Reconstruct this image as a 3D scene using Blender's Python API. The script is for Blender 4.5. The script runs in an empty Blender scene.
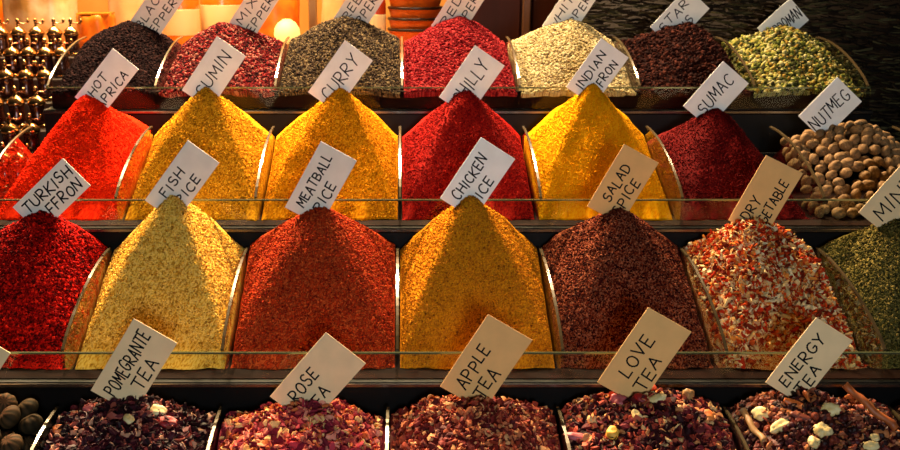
import bpy, math, random
import numpy as np
from mathutils import Vector, Matrix

random.seed(7)
rng = np.random.default_rng(7)
S = bpy.context.scene
COL = S.collection
R = math.radians

# ------------------------------------------------------------------ camera
ZC = 1.65
TH = R(15)
CT, ST = math.cos(TH), math.sin(TH)
F = 1000.0
PX0, PY0 = 400.0, 225.0


def at(px, py, y):
    """point seen at pixel (px, py) on the vertical plane at depth y"""
    v = (PY0 - py) / F
    d = y / (CT + v * ST)
    return Vector(((px - PX0) / F * d, y, ZC + d * (v * CT - ST)))


cam = bpy.data.cameras.new('camera')
cam.sensor_width = 36
cam.lens = 40
cam.shift_x = 50 / 900
cam.clip_start = 0.05
cam.dof.use_dof = True
cam.dof.focus_distance = 1.95
cam.dof.aperture_fstop = 8.0
cam_o = bpy.data.objects.new('camera', cam)
cam_o.location = (0, 0, ZC)
cam_o.rotation_euler = (math.pi / 2 - TH, 0, 0)
COL.objects.link(cam_o)
S.camera = cam_o


# ------------------------------------------------------------------ materials
def lin(c):
    out = []
    for x in c[:3]:
        x = x / 255
        out.append(x / 12.92 if x <= .04045 else ((x + .055) / 1.055) ** 2.4)
    return (*out, 1)


def newmat(name):
    m = bpy.data.materials.new(name)
    m.use_nodes = True
    nt = m.node_tree
    return m, nt, nt.nodes['Principled BSDF']


def plain(name, c, rough=.5, metal=0., spec=.5, noise=0., scale=40, c2=None):
    m, nt, b = newmat(name)
    b.inputs['Base Color'].default_value = lin(c)
    b.inputs['Roughness'].default_value = rough
    b.inputs['Metallic'].default_value = metal
    b.inputs['Specular IOR Level'].default_value = spec
    if c2 is not None:
        tc = nt.nodes.new('ShaderNodeTexCoord')
        n = nt.nodes.new('ShaderNodeTexNoise')
        n.inputs['Scale'].default_value = scale
        n.inputs['Detail'].default_value = 5
        r = nt.nodes.new('ShaderNodeValToRGB')
        r.color_ramp.elements[0].position = .35
        r.color_ramp.elements[1].position = .65
        r.color_ramp.elements[0].color = lin(c)
        r.color_ramp.elements[1].color = lin(c2)
        nt.links.new(tc.outputs['Object'], n.inputs['Vector'])
        nt.links.new(n.outputs['Fac'], r.inputs['Fac'])
        nt.links.new(r.outputs['Color'], b.inputs['Base Color'])
    if noise:
        tc = nt.nodes.new('ShaderNodeTexCoord')
        n = nt.nodes.new('ShaderNodeTexNoise')
        n.inputs['Scale'].default_value = scale
        bp = nt.nodes.new('ShaderNodeBump')
        bp.inputs['Strength'].default_value = noise
        bp.inputs['Distance'].default_value = .01
        nt.links.new(tc.outputs['Object'], n.inputs['Vector'])
        nt.links.new(n.outputs['Fac'], bp.inputs['Height'])
        nt.links.new(bp.outputs['Normal'], b.inputs['Normal'])
    return m


def wood(name, c1, c2, rough=.5, scale=(2, 30, 30)):
    m, nt, b = newmat(name)
    tc = nt.nodes.new('ShaderNodeTexCoord')
    mp = nt.nodes.new('ShaderNodeMapping')
    mp.inputs['Scale'].default_value = scale
    n = nt.nodes.new('ShaderNodeTexNoise')
    n.inputs['Scale'].default_value = 1
    n.inputs['Detail'].default_value = 6
    r = nt.nodes.new('ShaderNodeValToRGB')
    r.color_ramp.elements[0].position = .3
    r.color_ramp.elements[1].position = .7
    r.color_ramp.elements[0].color = lin(c1)
    r.color_ramp.elements[1].color = lin(c2)
    nt.links.new(tc.outputs['Object'], mp.inputs['Vector'])
    nt.links.new(mp.outputs['Vector'], n.inputs['Vector'])
    nt.links.new(n.outputs['Fac'], r.inputs['Fac'])
    nt.links.new(r.outputs['Color'], b.inputs['Base Color'])
    b.inputs['Roughness'].default_value = rough
    return m


def grain_mat(name, pal, rough=.8, const=False, spec=.2, sss=0):
    """colour of each grain picked from the palette by its own random number"""
    m, nt, b = newmat(name)
    a = nt.nodes.new('ShaderNodeAttribute')
    a.attribute_name = 'rnd'
    r = nt.nodes.new('ShaderNodeValToRGB')
    cr = r.color_ramp
    if const:
        cr.interpolation = 'CONSTANT'
    n = len(pal)
    while len(cr.elements) < n:
        cr.elements.new(.5)
    for i, c in enumerate(pal):
        cr.elements[i].position = i / n if const else i / max(1, n - 1)
        cr.elements[i].color = lin(c)
    nt.links.new(a.outputs['Fac'], r.inputs['Fac'])
    nt.links.new(r.outputs['Color'], b.inputs['Base Color'])
    b.inputs['Roughness'].default_value = rough
    b.inputs['Specular IOR Level'].default_value = spec
    return m


def thin_glass(name, tint, refl=.3):
    m = bpy.data.materials.new(name)
    m.use_nodes = True
    nt = m.node_tree
    nt.nodes.clear()
    o = nt.nodes.new('ShaderNodeOutputMaterial')
    t = nt.nodes.new('ShaderNodeBsdfTransparent')
    t.inputs['Color'].default_value = (*tint, 1)
    g = nt.nodes.new('ShaderNodeBsdfGlossy')
    g.inputs['Roughness'].default_value = .03
    g.inputs['Color'].default_value = (1, 1, 1, 1)
    f = nt.nodes.new('ShaderNodeFresnel')
    f.inputs['IOR'].default_value = 1.3
    mx = nt.nodes.new('ShaderNodeMixShader')
    k = nt.nodes.new('ShaderNodeMath')
    k.operation = 'MULTIPLY'
    k.inputs[1].default_value = refl
    nt.links.new(f.outputs['Fac'], k.inputs[0])
    nt.links.new(k.outputs[0], mx.inputs['Fac'])
    nt.links.new(t.outputs['BSDF'], mx.inputs[1])
    nt.links.new(g.outputs['BSDF'], mx.inputs[2])
    nt.links.new(mx.outputs['Shader'], o.inputs['Surface'])
    return m


M_GLASS = thin_glass('clear_glass', (.93, .95, .92))
M_GEDGE = plain('polished_glass_edge', (70, 78, 56), .12, .35)
M_DEDGE = plain('divider_edge', (74, 62, 42), .2, .3)
M_BLACK = plain('black_lacquer', (5, 4, 4), .5, 0, .12)
M_STEEL = plain('steel_strip', (84, 78, 72), .25, .9)
M_RAIL = wood('dark_red_wood', (15, 5, 3), (28, 10, 5), .8, (4, 40, 40))
M_RAIL.node_tree.nodes['Principled BSDF'].inputs['Specular IOR Level'].default_value = .04
M_INK = plain('marker_ink', (8, 8, 14), .6, 0, .1)


# ------------------------------------------------------------------ mesh helpers
def link(name, me, mat=None, parent=None):
    o = bpy.data.objects.new(name, me)
    COL.objects.link(o)
    if mat is not None:
        for mm in (mat if isinstance(mat, list) else [mat]):
            me.materials.append(mm)
    if parent is not None:
        o.parent = parent
    return o


def mesh(name, V, Fs, smooth=False):
    me = bpy.data.meshes.new(name)
    me.from_pydata([tuple(v) for v in V], [], [tuple(f) for f in Fs])
    if smooth:
        me.polygons.foreach_set('use_smooth', [True] * len(me.polygons))
    me.update()
    return me


def tri_mesh(name, V, T, rnd=None, smooth=True):
    me = bpy.data.meshes.new(name)
    V = np.asarray(V, np.float32)
    T = np.asarray(T, np.int32)
    me.vertices.add(len(V))
    me.vertices.foreach_set('co', V.ravel())
    me.loops.add(T.size)
    me.loops.foreach_set('vertex_index', T.ravel())
    me.polygons.add(len(T))
    me.polygons.foreach_set('loop_start', np.arange(0, T.size, 3, dtype=np.int32))
    me.polygons.foreach_set('use_smooth', np.full(len(T), smooth))
    me.update(calc_edges=True)
    if rnd is not None:
        a = me.attributes.new('rnd', 'FLOAT', 'POINT')
        a.data.foreach_set('value', np.asarray(rnd, np.float32))
    return me


class MB:
    def __init__(s):
        s.V, s.F = [], []

    def add(s, V, Fs):
        k = len(s.V)
        s.V += [Vector(v) for v in V]
        s.F += [tuple(i + k for i in f) for f in Fs]

    def box(s, x0, x1, y0, y1, z0, z1):
        s.add([(x0, y0, z0), (x1, y0, z0), (x1, y1, z0), (x0, y1, z0), (x0, y0, z1), (x1, y0, z1), (x1, y1, z1), (x0, y1, z1)],
              [(0, 3, 2, 1), (4, 5, 6, 7), (0, 1, 5, 4), (1, 2, 6, 5), (2, 3, 7, 6), (3, 0, 4, 7)])

    def bbox(s, x0, x1, y0, y1, z0, z1, b=.002):
        """box with chamfered vertical edges and top"""
        def ring(i, z):
            return [(x0 + i + b, y0 + i, z), (x1 - i - b, y0 + i, z), (x1 - i, y0 + i + b, z), (x1 - i, y1 - i - b, z),
                    (x1 - i - b, y1 - i, z), (x0 + i + b, y1 - i, z), (x0 + i, y1 - i - b, z), (x0 + i, y0 + i + b, z)]
        V = ring(b * .5, z0) + ring(0, z0 + b) + ring(0, z1 - b) + ring(b * .5, z1)
        Fs = [tuple(range(7, -1, -1)), tuple(range(24, 32))]
        for k in range(3):
            for i in range(8):
                j = (i + 1) % 8
                Fs.append((k * 8 + i, k * 8 + j, k * 8 + 8 + j, k * 8 + 8 + i))
        s.add(V, Fs)

    def lathe(s, prof, n=20, c=(0, 0, 0), sx=1, sy=1):
        V, Fs = [], []
        for r, z in prof:
            for i in range(n):
                a = 2 * math.pi * i / n
                V.append((c[0] + r * sx * math.cos(a), c[1] + r * sy * math.sin(a), c[2] + z))
        for k in range(len(prof) - 1):
            for i in range(n):
                j = (i + 1) % n
                Fs.append((k * n + i, k * n + j, k * n + n + j, k * n + n + i))
        Fs.append(tuple(range(n - 1, -1, -1)))
        Fs.append(tuple(range((len(prof) - 1) * n, len(prof) * n)))
        s.add(V, Fs)

    def tube(s, pts, r, n=6, flat=1.0):
        pts = [Vector(p) for p in pts]
        V, Fs = [], []
        for i, p in enumerate(pts):
            d = (pts[min(i + 1, len(pts) - 1)] - pts[max(i - 1, 0)]).normalized()
            u = d.cross(Vector((0, 0, 1)))
            if u.length < .05:
                u = d.cross(Vector((1, 0, 0)))
            u.normalize()
            w = u.cross(d)
            rr = r[i] if isinstance(r, (list, tuple)) else r
            for k in range(n):
                a = 2 * math.pi * k / n
                V.append(p + u * rr * math.cos(a) + w * rr * flat * math.sin(a))
        for i in range(len(pts) - 1):
            for k in range(n):
                j = (k + 1) % n
                Fs.append((i * n + k, i * n + j, i * n + n + j, i * n + n + k))
        Fs.append(tuple(range(n - 1, -1, -1)))
        Fs.append(tuple(range((len(pts) - 1) * n, len(pts) * n)))
        s.add(V, Fs)

    def build(s, name, mat, parent=None, smooth=False):
        return link(name, mesh(name, s.V, s.F, smooth), mat, parent)


def empty(name, loc):
    o = bpy.data.objects.new(name, None)
    o.location = loc
    o.empty_display_size = .05
    COL.objects.link(o)
    return o


def tag(o, label, cat, group=None, kind=None):
    o['label'] = label
    o['category'] = cat
    if group:
        o['group'] = group
    if kind:
        o['kind'] = kind
    return o


def struct(o, label=None):
    o['kind'] = 'structure'
    return o


def local(pt, root):
    return Vector(pt) - root.location


# ------------------------------------------------------------------ noise on arrays
def _hash(ix, iy, seed):
    h = (ix.astype(np.int64) * 374761393 + iy.astype(np.int64) * 668265263 + seed * 1442695041) & 0xffffffff
    h = ((h ^ (h >> 13)) * 1274126177) & 0xffffffff
    h = h ^ (h >> 16)
    return (h & 0xffff) / 65535.0


def vnoise(x, y, seed=0):
    ix, iy = np.floor(x), np.floor(y)
    fx, fy = x - ix, y - iy
    fx = fx * fx * (3 - 2 * fx)
    fy = fy * fy * (3 - 2 * fy)
    a = _hash(ix, iy, seed)
    b = _hash(ix + 1, iy, seed)
    c = _hash(ix, iy + 1, seed)
    d = _hash(ix + 1, iy + 1, seed)
    return (a * (1 - fx) + b * fx) * (1 - fy) + (c * (1 - fx) + d * fx) * fy - .5


def fbm(x, y, sc, seed, octv=4, gain=.5):
    t, a = 0, 1
    for k in range(octv):
        t = t + a * vnoise(x * sc, y * sc, seed + k * 17)
        sc *= 2.03
        a *= gain
    return t


# ------------------------------------------------------------------ grain templates
def ico(sub=0):
    import bmesh
    bm = bmesh.new()
    bmesh.ops.create_icosphere(bm, subdivisions=sub + 1, radius=1)
    V = np.array([v.co[:] for v in bm.verts])
    T = np.array([[v.index for v in f.verts] for f in bm.faces])
    bm.free()
    return V, T


def t_oct():
    V = np.array([(1, 0, 0), (-1, 0, 0), (0, 1, 0), (0, -1, 0), (0, 0, 1), (0, 0, -1)], float)
    T = np.array([(0, 2, 4), (2, 1, 4), (1, 3, 4), (3, 0, 4), (2, 0, 5), (1, 2, 5), (3, 1, 5), (0, 3, 5)])
    return V, T


def t_ball():
    return ico(0)


def t_seed(el=1.9, w=.8):
    V, T = ico(0)
    return V * np.array([el, w, w]), T


def t_lump(seed):
    V, T = ico(1)
    r = np.random.default_rng(seed)
    return V * (1 + r.uniform(-.28, .28, (len(V), 1))) * np.array([1.25, 1, .75]), T


def t_shard(seed):
    V, T = ico(0)
    r = np.random.default_rng(seed)
    keep = V * (1 + r.uniform(-.45, .35, (len(V), 1))) * np.array([1.5, .95, .45])
    return keep, T


def t_strip(L=2.2, W=.55, curl=1.6, th=.16, n=5, twist=0., taper=.5):
    """curled closed flake: a thin bent strip with thickness"""
    V, T = [], []
    for i in range(n):
        t = i / (n - 1) - .5
        a = t * curl
        rad = L / max(curl, .05)
        cx, cz = rad * math.sin(a), rad * (1 - math.cos(a))
        w = W * (1 - taper * (2 * t) ** 2)
        tw = twist * t
        for sgn in (-1, 1):
            for k in (-1, 1):
                dy = sgn * w * math.cos(tw)
                dz = sgn * w * math.sin(tw)
                V.append((cx - k * th * math.sin(a) * .5, dy, cz + dz + k * th * math.cos(a) * .5))
    for i in range(n - 1):
        a, b = i * 4, i * 4 + 4
        for p, q in ((0, 1), (1, 3), (3, 2), (2, 0)):
            T += [(a + p, a + q, b + q), (a + p, b + q, b + p)]
    T += [(0, 2, 3), (0, 3, 1)]
    e = (n - 1) * 4
    T += [(e, e + 1, e + 3), (e, e + 3, e + 2)]
    return np.array(V, float), np.array(T)


T_POW = [t_oct()]
T_BALL = [t_ball()]
T_SEED = [t_seed(), t_seed(1.6, .7)]
T_POD = [t_seed(1.7, .85), t_seed(1.5, .9)]
T_SHRED = [t_strip(1.6, .5, .9, .3, 3), t_strip(1.3, .7, 1.4, .3, 3), t_oct()]
T_FLAKE = [t_strip(2.0, .7, 1.3, .25, 4), t_strip(2.4, .45, 2.2, .25, 5, .6), t_lump(1), t_strip(1.6, .9, .8, .3, 4)]
T_PETAL = [t_strip(2.0, .95, 1.8, .16, 5, .5, .7), t_strip(1.7, 1.0, 2.4, .16, 5, -.6, .6), t_strip(2.6, .4, 1.2, .2, 4, .8), t_shard(3), t_strip(1.5, 1.1, 2.9, .16, 6, .8, .4)]
T_VEG = [t_strip(2.2, .55, 2.4, .2, 5, .6), t_strip(2.4, .35, 1.8, .25, 5, .3), t_strip(1.6, .8, 1.2, .2, 4), t_shard(1), t_strip(2.8, .5, .9, .2, 4, .4)]
T_TEA = [t_strip(2.4, .45, 1.6, .25, 4, .8), t_strip(1.7, .8, 2.2, .2, 5, .4, .6), t_shard(5), t_shard(6), t_shard(7)]


def rotmats(n):
    q = rng.normal(size=(n, 4))
    q /= np.linalg.norm(q, axis=1)[:, None]
    w, x, y, z = q.T
    return np.stack([1 - 2 * (y * y + z * z), 2 * (x * y - z * w), 2 * (x * z + y * w),
                     2 * (x * y + z * w), 1 - 2 * (x * x + z * z), 2 * (y * z - x * w),
                     2 * (x * z - y * w), 2 * (y * z + x * w), 1 - 2 * (x * x + y * y)], 1).reshape(n, 3, 3)


# ------------------------------------------------------------------ tiers
# front plane y, height of the glass top, rail drop, tier back
TIERS = {
    1: dict(y=2.504, z=ZC - .314, h=.056, rail=.013, bx=[-.8825, -.6125, -.3125, .005, .300, .600, .8875, 1.172]),
    2: dict(y=2.055, z=ZC - .494, h=.060, rail=.026, bx=[-.892, -.602, -.306, 0.0, .298, .598, .898, 1.194]),
    3: dict(y=1.686, z=ZC - .689, h=.055, rail=.020, bx=[-.900, -.611, -.322, -.005, .2945, .591, .878, 1.166]),
    4: dict(y=1.320, z=ZC - .880, h=.055, rail=.020, bx=[-.917, -.617, -.322, -.022, .284, .583, .880, 1.180]),
}
DEPS = {1: .363, 2: .363, 3: .353, 4: .350}
TIER_LABEL = {1: 'topmost stepped display shelf with glass dividers holding peppercorns and seeds',
              2: 'second display shelf from the top, with glass front, holding powder pyramids and nutmegs',
              3: 'third display shelf from the top, with glass front, above the tea shelf',
              4: 'lowest display shelf with glass dividers holding loose teas'}


def divider_profile(t):
    pts = []
    for i in range(15):
        s = i / 14
        pts.append((t['y'] + .004 + (t['dep'] - .02) * s, t['z'] + .003 + .095 * math.sin(math.pi / 2 * s) ** .8))
    return pts


for k, t in TIERS.items():
    xa, xb = t['bx'][0], t['bx'][-1]
    t['dep'] = DEP = DEPS[k]
    y0, y1 = t['y'], t['y'] + DEP
    zf = t['z'] - t['h']
    t['zf'] = zf
    root = empty('display_shelf', ((xa + xb) / 2, y0, 0))
    tag(root, TIER_LABEL[k], 'display shelf', 'stepped display shelves')
    b = MB(); b.box(xa - .012, xb + .012, y0 - .004, y1, 0, zf - .012)
    o = b.build('base', M_BLACK, root)
    b = MB(); b.bbox(xa - .012, xb + .012, y0 - .010, y1, zf - .0119, zf, .002)
    b.build('shelf_board', M_BLACK, root)
    b = MB(); b.bbox(xa - .012, xb + .012, y0 - .0135, y0 - .0101, zf - .009, zf - .002, .001)
    b.build('metal_edge', M_STEEL, root)
    b = MB(); b.bbox(xa + .003, xb - .003, y0 + .017, y0 + .040, zf, t['z'] - t['rail'], .002)
    if k in (1, 4):
        b.build('front_rail', M_RAIL, root)
    else:
        b = MB(); b.bbox(xa + .003, xb - .003, y0 + .003, y1 - .006, zf, zf + .002, .0005)
        b.build('tray_floor', M_RAIL, root)
    b = MB(); b.box(xa - .004, xb + .004, y0 - .004, y0 + .001, zf, t['z'] - .003)
    gp = b.build('front_glass', M_GLASS, root)
    b = MB(); b.box(xa - .004, xb + .004, y0 - .0042, y0 + .0012, t['z'] - .003, t['z'])
    b.build('glass_edge', M_GEDGE, gp)
    b = MB(); b.box(xa - .004, xb + .004, y1 - .004, y1, zf, t['z'] + .03)
    b.build('back_panel', M_BLACK, root)
    for x in t['bx']:
        pr = divider_profile(t)
        th = .0025
        side = [(y0 + .004, zf)] + pr + [(pr[-1][0], zf)]
        n = len(side)
        V = [(x - th, y, z) for y, z in side] + [(x + th, y, z) for y, z in side]
        Fs = [tuple(range(n - 1, -1, -1)), tuple(range(n, 2 * n))] + [(i, (i + 1) % n, n + (i + 1) % n, n + i) for i in range(n)]
        b = MB(); b.add(V, Fs)
        dv = b.build('divider', M_GLASS, root)
        V, Fs = [], []
        for i, (y, z) in enumerate(pr):
            V += [(x - .0027, y, z - .003), (x + .0027, y, z - .003), (x + .0027, y, z + .0008), (x - .0027, y, z + .0008)]
        for i in range(len(pr) - 1):
            for q in range(4):
                Fs.append((i * 4 + q, i * 4 + (q + 1) % 4, i * 4 + 4 + (q + 1) % 4, i * 4 + 4 + q))
        Fs += [(3, 2, 1, 0), (len(V) - 4, len(V) - 3, len(V) - 2, len(V) - 1)]
        e = MB(); e.add(V, Fs)
        e.build('polished_edge', M_DEDGE, dv)
    for c in root.children:
        c.matrix_parent_inverse = Matrix.Translation(-root.location)


# ------------------------------------------------------------------ heaps
def smin(a, b, k):
    h = np.clip(.5 + .5 * (b - a) / k, 0, 1)
    return b * (1 - h) + a * h - k * h * (1 - h)


class Heap:
    """a heap lying in compartment c of tier k, apex seen at (px, py)"""

    def __init__(s, k, c, px, py, zw=.45, zwl=None, zwr=None, rnd=.012, off=.285, lump=.004, lsc=18, foot=None, seed=1, gap=.005, xapex=None):
        t = TIERS[k]
        s.t = t
        foot = (.011 if k in (1, 4) else .05) if foot is None else foot
        s.deep = foot > .03
        s.x0, s.x1 = t['bx'][c] + gap, t['bx'][c + 1] - gap
        s.y0, s.y1 = t['y'] + foot, t['y'] + t['dep'] - .008
        p = at(px, py, t['y'] + off)
        s.xa = min(max(p.x, s.x0 + .06), s.x1 - .06) if xapex is None else xapex
        s.ya, s.za = p.y, p.z
        s.zr = t['zf'] + .004 if s.deep else t['z'] - t['rail'] + .0015
        zwl = zw if zwl is None else zwl
        zwr = zw if zwr is None else zwr
        s.zbl = t['z'] + (s.za - t['z']) * zwl       # height at the side walls, at the back
        s.zbr = t['z'] + (s.za - t['z']) * zwr
        s.rnd, s.lump, s.lsc, s.seed = rnd, lump, lsc, seed
        s.shift = 0
        s.shift = s.za - float(s.raw(np.array([s.xa]), np.array([s.ya]))[0])
        s.zfloor = t['zf']

    def raw(s, x, y):
        o = (y - s.y0) / (s.y1 - s.y0)
        za = s.za + s.shift
        front = s.zr + (y - s.y0) * (za - s.zr) / (s.ya - s.y0)
        zw = s.zr + (np.where(x < s.xa, s.zbl, s.zbr) - s.zr) * np.clip(o, 0, 1)
        u = np.where(x < s.xa, (s.xa - x) / (s.xa - s.x0), (x - s.xa) / (s.x1 - s.xa))
        side = za - u * (za - zw)
        back = za - (y - s.ya) * .9
        return smin(smin(front, side, s.rnd), back, s.rnd)

    def h(s, x, y):
        z = s.raw(x, y)
        a = s.lump * np.clip((y - s.y0) / .05, .25, 1)
        z = z + a * 2 * fbm(x, y, s.lsc, s.seed, 4)
        return np.maximum(z, s.zr - (.0012 if s.deep else .004))

    def normal(s, x, y, e=.003):
        gx = (s.h(x + e, y) - s.h(x - e, y)) / (2 * e)
        gy = (s.h(x, y + e) - s.h(x, y - e)) / (2 * e)
        n = np.stack([-gx, -gy, np.ones_like(gx)], 1)
        return n / np.linalg.norm(n, axis=1)[:, None]

    def body(s, nx=110, ny=120, drop=0.0):
        X, Y = np.meshgrid(np.linspace(s.x0, s.x1, nx), np.linspace(s.y0, s.y1, ny))
        # ragged foot
        edge = (.014 if s.deep else .010) * fbm(X, Y * 0, 25, s.seed + 5, 3) - .004
        w = np.clip(1 - (Y - s.y0) / .04, 0, 1)
        Yj = Y + edge * w
        Z = s.h(X, Y) - drop
        V = np.stack([X.ravel(), Yj.ravel(), Z.ravel()], 1)
        idx = np.arange(nx * ny).reshape(ny, nx)
        a, b, c, d = idx[:-1, :-1].ravel(), idx[:-1, 1:].ravel(), idx[1:, 1:].ravel(), idx[1:, :-1].ravel()
        T = np.concatenate([np.stack([a, b, c], 1), np.stack([a, c, d], 1)])
        ring = np.concatenate([idx[0, :], idx[1:, -1], idx[-1, -2::-1], idx[-2:0:-1, 0]])
        base = V[ring].copy()
        base[:, 2] = s.zfloor + .0022
        base[:, 1] = np.maximum(base[:, 1], s.t['y'] + .042)
        if not s.deep:
            spill = (.35 if s.t is TIERS[1] else .6 if s.t is TIERS[3] else .8) * (.004 + .016 * np.abs(fbm(X[0], X[0] * 0, 22, s.seed + 9, 4)))
            V[idx[0], 2] -= np.minimum(spill, s.zr - s.zfloor - .004)
            V[idx[0], 1] = np.clip(V[idx[0], 1], s.t['y'] + .006, s.t['y'] + .013)
            V[idx[1:4].ravel(), 1] = np.maximum(V[idx[1:4].ravel(), 1], s.t['y'] + .0135)
        k0 = len(V)
        V = np.concatenate([V, base, [[(s.x0 + s.x1) / 2, (s.y0 + s.y1) / 2, s.zfloor + .0022]]])
        m = len(ring)
        i = np.arange(m); j = (i + 1) % m
        T = np.concatenate([T, np.stack([ring[i], k0 + i, k0 + j], 1), np.stack([ring[i], k0 + j, ring[j]], 1),
                            np.stack([k0 + j, k0 + i, np.full(m, k0 + m)], 1)])
        return V, T

    def samples(s, n):
        x = rng.uniform(s.x0 + .004, s.x1 - .004, n * 4)
        y = rng.uniform(s.y0 + .001, s.y1 - .004, n * 4)
        y = np.where(y > s.ya + .05, rng.uniform(s.y0 + .001, s.ya + .05, n * 4), y)
        nrm = s.normal(x, y, .008)
        p = 1 / nrm[:, 2]
        keep = rng.uniform(0, p.max(), n * 4) < p
        x, y, nrm = x[keep][:n], y[keep][:n], nrm[keep][:n]
        return x, y, s.h(x, y), nrm

    def build(s, name, mat, temps, n, size, var=.35, drop=0.0, lift=.2, flat=0.0, bias=None, body_rnd=None, smooth=True):
        V, T = s.body(drop=drop)
        br = rng.uniform(0, 1, len(V)) if body_rnd is None else rng.uniform(body_rnd[0], body_rnd[1], len(V))
        Vs, Ts, Rs = [V], [T], [br]
        off = len(V)
        x, y, z, nr = s.samples(n)
        which = rng.integers(0, len(temps), len(x))
        rv = rng.uniform(0, 1, len(x))
        for q, (tv, tt) in enumerate(temps):
            sel = np.where(which == q)[0]
            m = len(sel)
            if not m:
                continue
            sc = size * (1 + rng.uniform(-var, var, m))
            Rm = rotmats(m)
            P = np.einsum('mij,vj->mvi', Rm, tv) * sc[:, None, None]
            c = np.stack([x[sel], y[sel], z[sel]], 1) + nr[sel] * (sc * (lift + rng.uniform(-.3, .5, m)))[:, None] - np.array([0, 0, drop])
            reach = 1.3 * sc
            c[:, 0] = np.clip(c[:, 0], s.x0 + reach, s.x1 - reach)
            c[:, 1] = np.clip(c[:, 1], (s.y0 - .012 if s.deep else s.t['y'] + .004) + reach, s.y1 - reach)
            P = P + c[:, None, :]
            P[:, :, 0] = np.clip(P[:, :, 0], s.x0 - .001, s.x1 + .001)
            Vs.append(P.reshape(-1, 3))
            nv = len(tv)
            Ts.append((tt[None] + (off + np.arange(m) * nv)[:, None, None]).reshape(-1, 3))
            Rs.append(np.repeat(rv[sel], nv))
            off += m * nv
        org = np.array([(s.x0 + s.x1) / 2, (s.y0 + s.y1) / 2, s.zfloor])
        me = tri_mesh(name, np.concatenate(Vs) - org, np.concatenate(Ts), np.concatenate(Rs), smooth)
        o = link(name, me, mat)
        o.location = org
        return o


HEAPS = {}


def heap(k, c, px, py, name, label, cat, pal, temps, n, size, const=False, rough=.8, spec=.2, group='heaps of spice', bl=None, **kw):
    hk = {q: kw.pop(q) for q in list(kw) if q in ('zw', 'zwl', 'zwr', 'rnd', 'off', 'lump', 'lsc', 'foot', 'xapex')}
    H = Heap(k, c, px, py, seed=k * 31 + c * 7, **hk)
    o = H.build(name, grain_mat(name + '_grain', pal, min(1, rough + .15), const, spec * (.35 if k == 4 else .08)), temps, n, size, **kw)
    tag(o, label, cat, group, 'stuff')
    HEAPS[(k, c)] = H
    return H


PW = 9000
# top tier: peppercorns and seeds
heap(1, 0, 128, 22, 'pepper_heap', 'heap of dark purplish brown black peppercorns at the left end of the top shelf', 'peppercorns',
     [(16, 7, 9), (25, 13, 14), (10, 4, 5), (44, 26, 25), (19, 9, 11)], T_BALL, 6500, .0031, True, .65, .12, zw=.62, rnd=.09, lump=.003)
heap(1, 1, 222, 24, 'pepper_heap', 'heap of mixed red, pink and dark peppercorns beside the black peppercorns', 'peppercorns',
     [(96, 18, 22), (57, 11, 14), (142, 87, 75), (81, 14, 18), (24, 10, 11), (116, 34, 33), (43, 10, 12)], T_BALL, 6500, .0031, True, .6, .15, zw=.62, rnd=.09, lump=.003)
heap(1, 2, 345, 17, 'pepper_heap', 'heap of grey green and brown peppercorns behind the blue-white curry card', 'peppercorns',
     [(81, 67, 45), (47, 36, 27), (106, 90, 63), (25, 18, 15), (63, 49, 36), (36, 27, 22)], T_SEED, 6500, .0027, True, .6, .3, zw=.62, rnd=.07, lump=.003)
heap(1, 3, 460, 17, 'pepper_heap', 'heap of bright pinkish red peppercorns in the middle of the top shelf', 'peppercorns',
     [(115, 17, 23), (80, 7, 13), (141, 45, 46), (101, 11, 19)], T_BALL, 7500, .0029, True, .6, .15, zw=.55, rnd=.06, lump=.003)
heap(1, 4, 570, 20, 'pepper_heap', 'heap of pale cream white peppercorns on the top shelf', 'peppercorns',
     [(159, 147, 105), (142, 126, 84), (171, 161, 126), (108, 89, 60), (154, 139, 99)], T_BALL, 7500, .0029, True, .55, .4, zw=.6, rnd=.09, lump=.003)
heap(1, 5, 690, 24, 'star_anise_heap', 'heap of broken dark reddish brown star anise on the top shelf', 'star anise',
     [(39, 15, 12), (22, 7, 7), (60, 27, 20), (29, 10, 9)], T_FLAKE, 3800, .0046, True, .6, .2, zw=.62, rnd=.09, lump=.006)
heap(1, 6, 785, 29, 'cardamom_heap', 'heap of pale green and yellow cardamom pods at the right end of the top shelf', 'cardamom',
     [(106, 108, 45), (131, 123, 64), (69, 77, 32), (151, 146, 99), (38, 35, 18), (114, 92, 38), (45, 49, 21)], T_POD, 3000, .0052, True, .55, .3, zw=.66, rnd=.09, lump=.004)
# second tier: powders
heap(2, 0, 88, 95, 'spice_powder_heap', 'bright orange-red powder heap at the left end of the second shelf', 'spice powder',
     [(176, 19, 3), (209, 36, 7), (222, 51, 13)], T_POW, PW, .0019, zw=.5, zwl=.12, rnd=.04, lump=.004, xapex=-.735)
heap(2, 1, 205, 86, 'spice_powder_heap', 'mustard yellow powder pyramid under the CUMIN card', 'spice powder',
     [(122, 76, 12), (172, 112, 16), (206, 146, 24), (218, 164, 40)], T_POW, PW, .0021, zw=.36, rnd=.014)
heap(2, 2, 340, 88, 'spice_powder_heap', 'golden yellow powder pyramid under the CURRY card', 'spice powder',
     [(136, 80, 8), (190, 116, 8), (216, 142, 14), (226, 162, 32)], T_POW, PW, .0019, zw=.36, rnd=.014)
heap(2, 3, 467, 90, 'spice_powder_heap', 'crimson red flaky powder pyramid under the CHILLY card', 'spice powder',
     [(85, 6, 8), (128, 12, 12), (158, 29, 20), (99, 8, 9)], T_SHRED, PW, .0021, zw=.36, rnd=.03, rough=.6)
heap(2, 4, 593, 84, 'spice_powder_heap', 'bright orange-yellow powder pyramid under the INDIAN SAFFRON card', 'spice powder',
     [(189, 115, 3), (204, 139, 5), (206, 154, 20)], T_POW, PW, .0017, zw=.36, rnd=.014)
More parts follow.
